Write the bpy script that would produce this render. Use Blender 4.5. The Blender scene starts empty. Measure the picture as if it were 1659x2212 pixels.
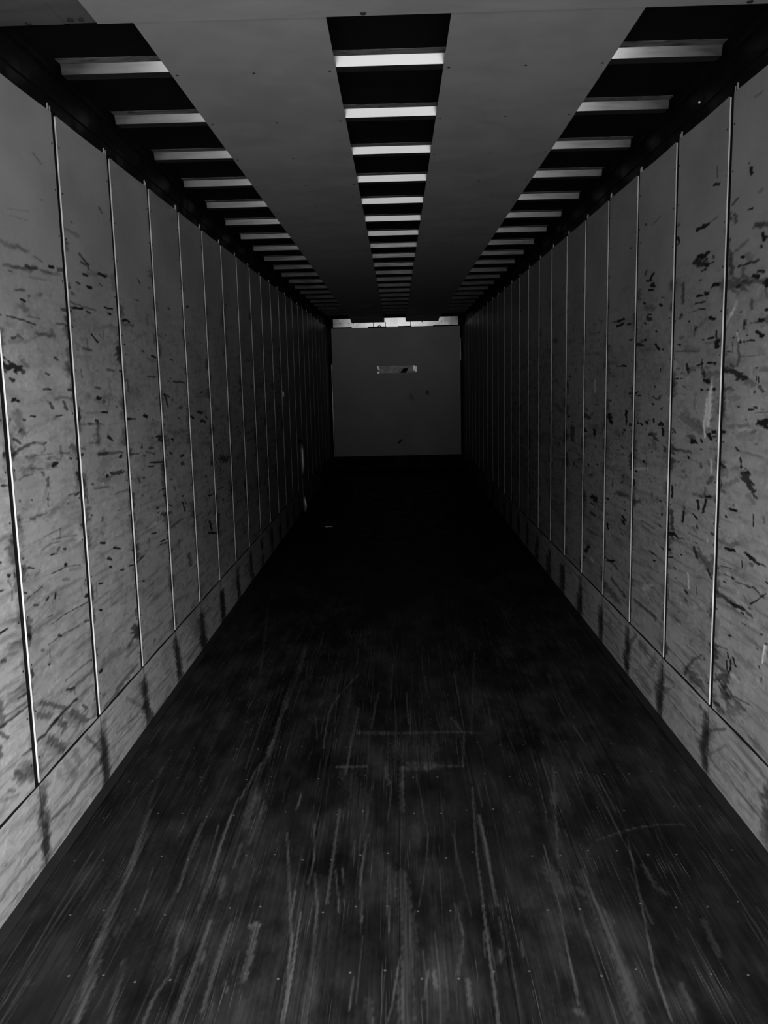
import bpy, math
import numpy as np
from mathutils import Vector, Matrix

# ------------------------------------------------------------------ camera, light, exposure
scene = bpy.context.scene
C = scene.collection
F_PX, PITCH, YAW, ROLL = 1852.88, 0.150184, -0.0176198, -0.0231391
fwd = Vector((math.sin(YAW)*math.cos(PITCH), math.cos(YAW)*math.cos(PITCH), -math.sin(PITCH)))
rgt = Vector((math.cos(YAW), -math.sin(YAW), 0)); upv = rgt.cross(fwd)
r2 = rgt*math.cos(ROLL) + upv*math.sin(ROLL); u2 = upv*math.cos(ROLL) - rgt*math.sin(ROLL)
cd = bpy.data.cameras.new('camera'); cam = bpy.data.objects.new('camera', cd); C.objects.link(cam)
cd.sensor_fit = 'HORIZONTAL'; cd.sensor_width = 36; cd.lens = F_PX/1659*36; cd.clip_start = .02; cd.clip_end = 200
M = Matrix((r2, u2, -fwd)).transposed().to_4x4(); M.translation = Vector((0.0011, 0, 1.6311)); cam.matrix_world = M
scene.camera = cam

DOOR_Y = 1.6          # rear opening of the trailer, daylight comes in here
w = bpy.data.worlds.new('overcast'); scene.world = w; w.use_nodes = True
nt = w.node_tree; nt.nodes.clear()
tc = nt.nodes.new('ShaderNodeTexCoord'); sp = nt.nodes.new('ShaderNodeSeparateXYZ')
bg = nt.nodes.new('ShaderNodeBackground'); wo = nt.nodes.new('ShaderNodeOutputWorld')
nt.links.new(tc.outputs['Generated'], sp.inputs[0])
# overcast sky brightest overhead, dim buildings at the horizon, pale apron below the sill
zf = nt.nodes.new('ShaderNodeMath'); zf.operation = 'MULTIPLY_ADD'; zf.inputs[1].default_value = .5; zf.inputs[2].default_value = .5
nt.links.new(sp.outputs['Z'], zf.inputs[0])
cr = nt.nodes.new('ShaderNodeValToRGB'); nt.links.new(zf.outputs[0], cr.inputs[0])
LUM = ((-1, .3), (-.5, .9), (-.3, 2.8), (-.17, 3.4), (-.05, .75), (.02, .7), (.1, .2), (.25, .8), (.45, 6.8), (.6, 9.), (1, 6.))
while len(cr.color_ramp.elements) < len(LUM): cr.color_ramp.elements.new(.5)
for e, (z_, l_) in zip(cr.color_ramp.elements, LUM): e.position = z_*.5+.5; e.color = (l_/10, l_/10, l_/10, 1)
xf = nt.nodes.new('ShaderNodeMath'); xf.operation = 'MULTIPLY_ADD'; xf.inputs[1].default_value = .45*10; xf.inputs[2].default_value = 10
nt.links.new(sp.outputs['X'], xf.inputs[0])      # a little brighter on the right-hand side outdoors
ad2 = nt.nodes.new('ShaderNodeMath'); ad2.operation = 'MULTIPLY'; nt.links.new(cr.outputs[0], ad2.inputs[0]); nt.links.new(xf.outputs[0], ad2.inputs[1])
bg.inputs['Color'].default_value = (1, 1, 1, 1)
nt.links.new(ad2.outputs[0], bg.inputs['Strength']); nt.links.new(bg.outputs[0], wo.inputs[0])
w.cycles.sampling_method = 'MANUAL'; w.cycles.sample_map_resolution = 256
ld = bpy.data.lights.new('door_portal', 'AREA'); ld.shape = 'RECTANGLE'; ld.size = 2.54; ld.size_y = 2.8
ld.cycles.is_portal = True
lo = bpy.data.objects.new('door_portal', ld); C.objects.link(lo); lo.location = (0, DOOR_Y, 1.4); lo.rotation_euler = (math.radians(90), 0, 0)
vs = scene.view_settings
vs.view_transform = 'Standard'; vs.look = 'None'; vs.gamma = 1; vs.use_curve_mapping = False; vs.exposure = 0.0

# ------------------------------------------------------------------ dimensions
HW = 1.25; S = .61; Y0 = 3.3465; BACK = 16.2; BOW0 = 3.357
STRIP_Z = 2.77; ROOF_Z = 2.806; TOP_Z = 2.643; KICK = .299

# ------------------------------------------------------------------ materials
def mat(name, rough=.6, metal=0., col=.3, spec=.4):
    m = bpy.data.materials.new(name); m.use_nodes = True
    b = m.node_tree.nodes['Principled BSDF']
    b.inputs['Base Color'].default_value = (col, col, col, 1); b.inputs['Roughness'].default_value = rough
    b.inputs['Metallic'].default_value = metal; b.inputs['Specular IOR Level'].default_value = spec
    return m, m.node_tree, b
class G:
    """tiny node graph helper"""
    def __init__(s, nt): s.nt = nt
    def n(s, t, **k):
        o = s.nt.nodes.new(t)
        for a, v in k.items(): setattr(o, a, v)
        return o
    def l(s, v, sock):
        if isinstance(v, (int, float)): sock.default_value = v
        else: s.nt.links.new(v, sock)
    def m(s, op, a, b=0., c=None, clamp=False):
        o = s.n('ShaderNodeMath', operation=op); o.use_clamp = clamp
        s.l(a, o.inputs[0]); s.l(b, o.inputs[1])
        if c is not None: s.l(c, o.inputs[2])
        return o.outputs[0]
    def rng(s, v, a, b, c, d, smooth=True):
        o = s.n('ShaderNodeMapRange'); o.interpolation_type = 'SMOOTHSTEP' if smooth else 'LINEAR'
        s.l(v, o.inputs['Value'])
        for k, x in zip(('From Min', 'From Max', 'To Min', 'To Max'), (a, b, c, d)): s.l(x, o.inputs[k])
        return o.outputs[0]
    def pos(s):
        g = s.n('ShaderNodeNewGeometry'); x = s.n('ShaderNodeSeparateXYZ'); s.l(g.outputs['Position'], x.inputs[0])
        s.P = g.outputs['Position']; return x.outputs
    def noise(s, sc, scale=1., detail=3., rough=.5, loc=(0, 0, 0)):
        mp = s.n('ShaderNodeMapping'); s.l(s.P, mp.inputs['Vector']); mp.inputs['Scale'].default_value = sc
        mp.inputs['Location'].default_value = loc
        o = s.n('ShaderNodeTexNoise'); s.l(mp.outputs[0], o.inputs['Vector']); o.inputs['Scale'].default_value = scale
        o.inputs['Detail'].default_value = detail; o.inputs['Roughness'].default_value = rough
        return o.outputs['Fac']
    def attr(s, name):
        o = s.n('ShaderNodeAttribute'); o.attribute_name = name; return o.outputs['Fac']
    def mix(s, f, a, b):
        return s.m('ADD', s.m('MULTIPLY', a, s.m('SUBTRACT', 1., f)), s.m('MULTIPLY', b, f))

def worn_paint(name, col, dark_col, light_col, kick=False):
    m, nt, b = mat(name, rough=.5, spec=.35)
    g = G(nt); x, y, z = g.pos()
    n1 = g.noise((1, 1.6, 2.2), 1.3, 3); v = g.m('MULTIPLY', col, g.rng(n1, .25, .75, .88, 1.14))
    n2 = g.noise((1, 6, 14), 2., 4, .6)
    zone = g.rng(z, 2.3, 1.75, 0, 1) if not kick else 1.
    v = g.m('MULTIPLY', v, g.m('SUBTRACT', 1.02, g.m('MULTIPLY', zone, g.rng(n2, .45, .75, 0, .32))))
    n3 = g.noise((1, 2.2, 30), 1.4, 4, .6, (0, 3, 7))
    low = g.rng(z, 1.5, .7, .25, 1.) if not kick else 1.
    v = g.m('MULTIPLY', v, g.m('SUBTRACT', 1., g.m('MULTIPLY', g.m('MULTIPLY', zone, low), g.rng(n3, .48, .7, 0, .42))))
    n4 = g.noise((1, 9, 11), 3., 2, .5, (2, 9, 1))
    v = g.m('MULTIPLY', v, g.m('ADD', 1., g.m('MULTIPLY', zone, g.rng(n4, .54, .70, 0, .2))))
    d = g.attr('dark'); li = g.attr('light')
    v = g.mix(d, v, dark_col); v = g.mix(li, v, light_col)
    g.l(v, b.inputs['Base Color'])
    g.l(g.mix(d, g.mix(g.rng(n2, .4, .7, 0, 1), .46, .6), .5), b.inputs['Roughness'])
    bp = g.n('ShaderNodeBump'); bp.inputs['Strength'].default_value = .12; bp.inputs['Distance'].default_value = .004
    g.l(g.noise((1, 3, 3), 2., 4), bp.inputs['Height']); g.l(bp.outputs[0], b.inputs['Normal'])
    return m
PANEL = worn_paint('worn_grey_panel_paint', .33, .012, .8)
KICKM = worn_paint('scuffed_kick_plate', .37, .018, .7, True)

def wood_floor():
    m, nt, b = mat('worn_oak_deck', rough=.6, spec=.12)
    g = G(nt); x, y, z = g.pos()
    col = .0072
    # laminated strips 33 mm wide, tones change along the strip
    sid = g.m('FLOOR', g.m('DIVIDE', x, .0332)); off = g.m('FRACT', g.m('MULTIPLY', g.m('SINE', g.m('MULTIPLY', sid, 12.9898)), 43758.5))
    seg = g.m('FLOOR', g.m('ADD', g.m('DIVIDE', y, 1.1), g.m('MULTIPLY', off, 5.)))
    r = g.m('FRACT', g.m('MULTIPLY', g.m('SINE', g.m('ADD', g.m('MULTIPLY', sid, 78.233), g.m('MULTIPLY', seg, 37.719))), 43758.5))
    v = g.m('MULTIPLY', col, g.m('ADD', .88, g.m('MULTIPLY', r, .24)))
    # big dirty and worn zones
    a = g.noise((2.4, 1.1, 1), 1.2, 4, .55); v = g.m('MULTIPLY', v, g.rng(a, .34, .66, .34, 1.5))
    a2 = g.noise((6, 2.5, 1), 1.3, 4, .6, (5, 2, 0)); v = g.m('MULTIPLY', v, g.rng(a2, .34, .66, .5, 1.5))
    # long grain and fine drag scratches
    s1 = g.noise((55, 1.1, 1), 1.5, 4, .6, (1, 4, 0)); v = g.m('MULTIPLY', v, g.rng(s1, .3, .7, .72, 1.3))
    s2 = g.noise((150, 2.2, 1), 1.5, 3, .6, (8, 1, 0))
    msk = g.noise((5, .9, 1), 1.6, 3, .5, (3, 8, 0))
    v = g.m('ADD', v, g.m('MULTIPLY', g.m('MULTIPLY', g.rng(s2, .57, .72, 0, 1), g.rng(msk, .44, .62, 0, 1)), col*6.))
    # board joints every foot
    for k in range(-4, 5):
        dd = g.m('ABSOLUTE', g.m('SUBTRACT', x, -.022 + .3048*k)); v = g.m('MULTIPLY', v, g.rng(dd, .0012, .0032, .25, 1.))
    d = g.attr('dark'); li = g.attr('light')
    v = g.mix(d, v, .006); v = g.mix(g.m('MULTIPLY', li, g.rng(s1, .38, .6, .35, 1.)), v, g.mix(s1, col*4., col*13.))
    g.l(v, b.inputs['Base Color']); g.l(g.rng(a2, .3, .7, .42, .62), b.inputs['Roughness'])
    bp = g.n('ShaderNodeBump'); bp.inputs['Strength'].default_value = .25; bp.inputs['Distance'].default_value = .003
    g.l(g.m('ADD', s1, g.m('MULTIPLY', li, -.6)), bp.inputs['Height']); g.l(bp.outputs[0], b.inputs['Normal'])
    return m
FLOORM = wood_floor()

def metal_sheet(name, col, rough, metal, amp=.25, sc=(3, 3, 3), smudge=None, spec=.4):
    m, nt, b = mat(name, rough=rough, metal=metal, spec=spec)
    g = G(nt); g.pos(); n = g.noise(sc, 1.5, 4, .6)
    v = g.m('MULTIPLY', col, g.rng(n, .3, .7, 1-amp, 1+amp*.5))
    if smudge:
        n2 = g.noise(smudge, 1.7, 3, .6, (4, 2, 7)); v = g.m('MULTIPLY', v, g.rng(n2, .52, .66, 1., .3))
    g.l(v, b.inputs['Base Color']); g.l(g.rng(n, .3, .7, rough*.85, rough*1.2), b.inputs['Roughness'])
    return m
STRIP = metal_sheet('matt_ceiling_board', .345, .6, 0., .07)
HEADM = metal_sheet('matt_header_plate', .345*1.02, .55, 0., .1, (2, 6, 2))
HEADD = metal_sheet('dark_header_plate', .345*.33, .5, 0., .2, (2, 6, 2))  # much darker tone for the strip and end piece on the left
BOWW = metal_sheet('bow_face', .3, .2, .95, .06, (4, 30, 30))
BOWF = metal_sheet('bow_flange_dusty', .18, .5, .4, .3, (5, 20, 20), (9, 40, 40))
BOWB = metal_sheet('bow_bottom_shaded', .012, .7, .0, .3, (9, 30, 9))  # shade on the underside and back of the bows, put into the colour
ROOFM = metal_sheet('dull_roof_skin', .006, .8, 0., .3, spec=.06)
RAILM = metal_sheet('top_rail_dark_reflection', .007, .6, 0., .3, spec=.08)  # metal rail; the dark interior it reflects is put into the colour
SHELL = metal_sheet('dark_side_skin', .012, .7, 0., .2, spec=.1)
POSTM = metal_sheet('grimy_post_steel', .008, .8, .0, .3, spec=.05)
TRIMM = metal_sheet('galvanised_bead', .8, .5, .1, .3, (1, 1, 4))
NUBM = metal_sheet('bare_steel_tab', .8, .3, .5, .1)
RIVETM = metal_sheet('dirty_rivet', .015, .5, .2, .2)
SCREWM = metal_sheet('worn_steel_screw', .06, .4, .3, .5, (60, 60, 1))
CSCREW = metal_sheet('ceiling_screw', .03, .5, .2, .2)
BACKM = metal_sheet('plain_grey_bulkhead', .45, .6, 0., .05)
DARKP = metal_sheet('black_kick_plate', .008, .6, 0., .2)
RAILB = metal_sheet('bright_aluminium_rail', .72, .16, 1., .22, (5, 1, 4))
STRAPM = metal_sheet('pale_webbing', .98, .42, .75, .25, (20, 20, 60))
SPOTM = metal_sheet('dark_smear', .012, .7, 0., .2)

# ------------------------------------------------------------------ mesh helpers
def put(name, me, material, parent=None, kind=None):
    if material is not None and not me.materials: me.materials.append(material)
    o = bpy.data.objects.new(name, me); C.objects.link(o)
    if parent is not None: o.parent = parent
    if kind: o['kind'] = kind
    return o
def mesh(name, V, Fc, material, smooth=False):
    me = bpy.data.meshes.new(name); me.from_pydata([tuple(v) for v in V], [], Fc); me.update()
    me.materials.append(material)
    if smooth: me.polygons.foreach_set('use_smooth', [True]*len(me.polygons))
    return me
def box(V, Fc, x0, x1, y0, y1, z0, z1):
    n = len(V)
    x0, x1 = min(x0, x1), max(x0, x1)
    V += [(x0,y0,z0),(x1,y0,z0),(x1,y1,z0),(x0,y1,z0),(x0,y0,z1),(x1,y0,z1),(x1,y1,z1),(x0,y1,z1)]
    Fc += [tuple(n+i for i in q) for q in ((0,3,2,1),(4,5,6,7),(0,1,5,4),(1,2,6,5),(2,3,7,6),(3,0,4,7))]
def boxes(name, L, material, parent=None, kind=None, org=None):
    V, Fc = [], []
    for b in L: box(V, Fc, *b)
    if org is not None: V = [(v[0]-org[0], v[1]-org[1], v[2]-org[2]) for v in V]
    return put(name, mesh(name, V, Fc, material), None, parent, kind)
def thing(name, label, cat, loc, group=None):
    o = bpy.data.objects.new(name, None); C.objects.link(o); o.location = loc; o.empty_display_size = .1
    o['label'] = label; o['category'] = cat
    if group: o['group'] = group
    return o
def tag(o, label, cat, group=None):
    o['label'] = label; o['category'] = cat
    if group: o['group'] = group
    return o
def dome(name, r, h, material, axis, seg=10):
    """low rivet or screw head standing off a surface along axis"""
    V, Fc = [], []
    rings = ((1., 0.), (.96, .45), (.65, .9), (.0, 1.))
    a = Vector(axis).normalized(); t = a.orthogonal().normalized(); s_ = a.cross(t)
    for rr, hh in rings[:-1]:
        for i in range(seg):
            q = 2*math.pi*i/seg; V.append(t*(math.cos(q)*rr*r) + s_*(math.sin(q)*rr*r) + a*(hh*h))
    V.append(a*h)
    for k in range(2):
        for i in range(seg):
            j = (i+1) % seg; Fc.append((k*seg+i, k*seg+j, (k+1)*seg+j, (k+1)*seg+i))
    for i in range(seg): Fc.append((2*seg+i, 2*seg+(i+1) % seg, 3*seg))
    Fc.append(tuple(range(seg))[::-1])
    return mesh(name, V, Fc, material, True)
def ordinal(n):
    return ['nearest','second','third','fourth','fifth','sixth','seventh','eighth','ninth','tenth','eleventh','twelfth','thirteenth',
      'fourteenth','fifteenth','sixteenth','seventeenth','eighteenth','nineteenth','twentieth','twenty-first','twenty-second','twenty-third',
      'twenty-fourth','twenty-fifth','twenty-sixth','twenty-seventh'][n]

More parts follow.
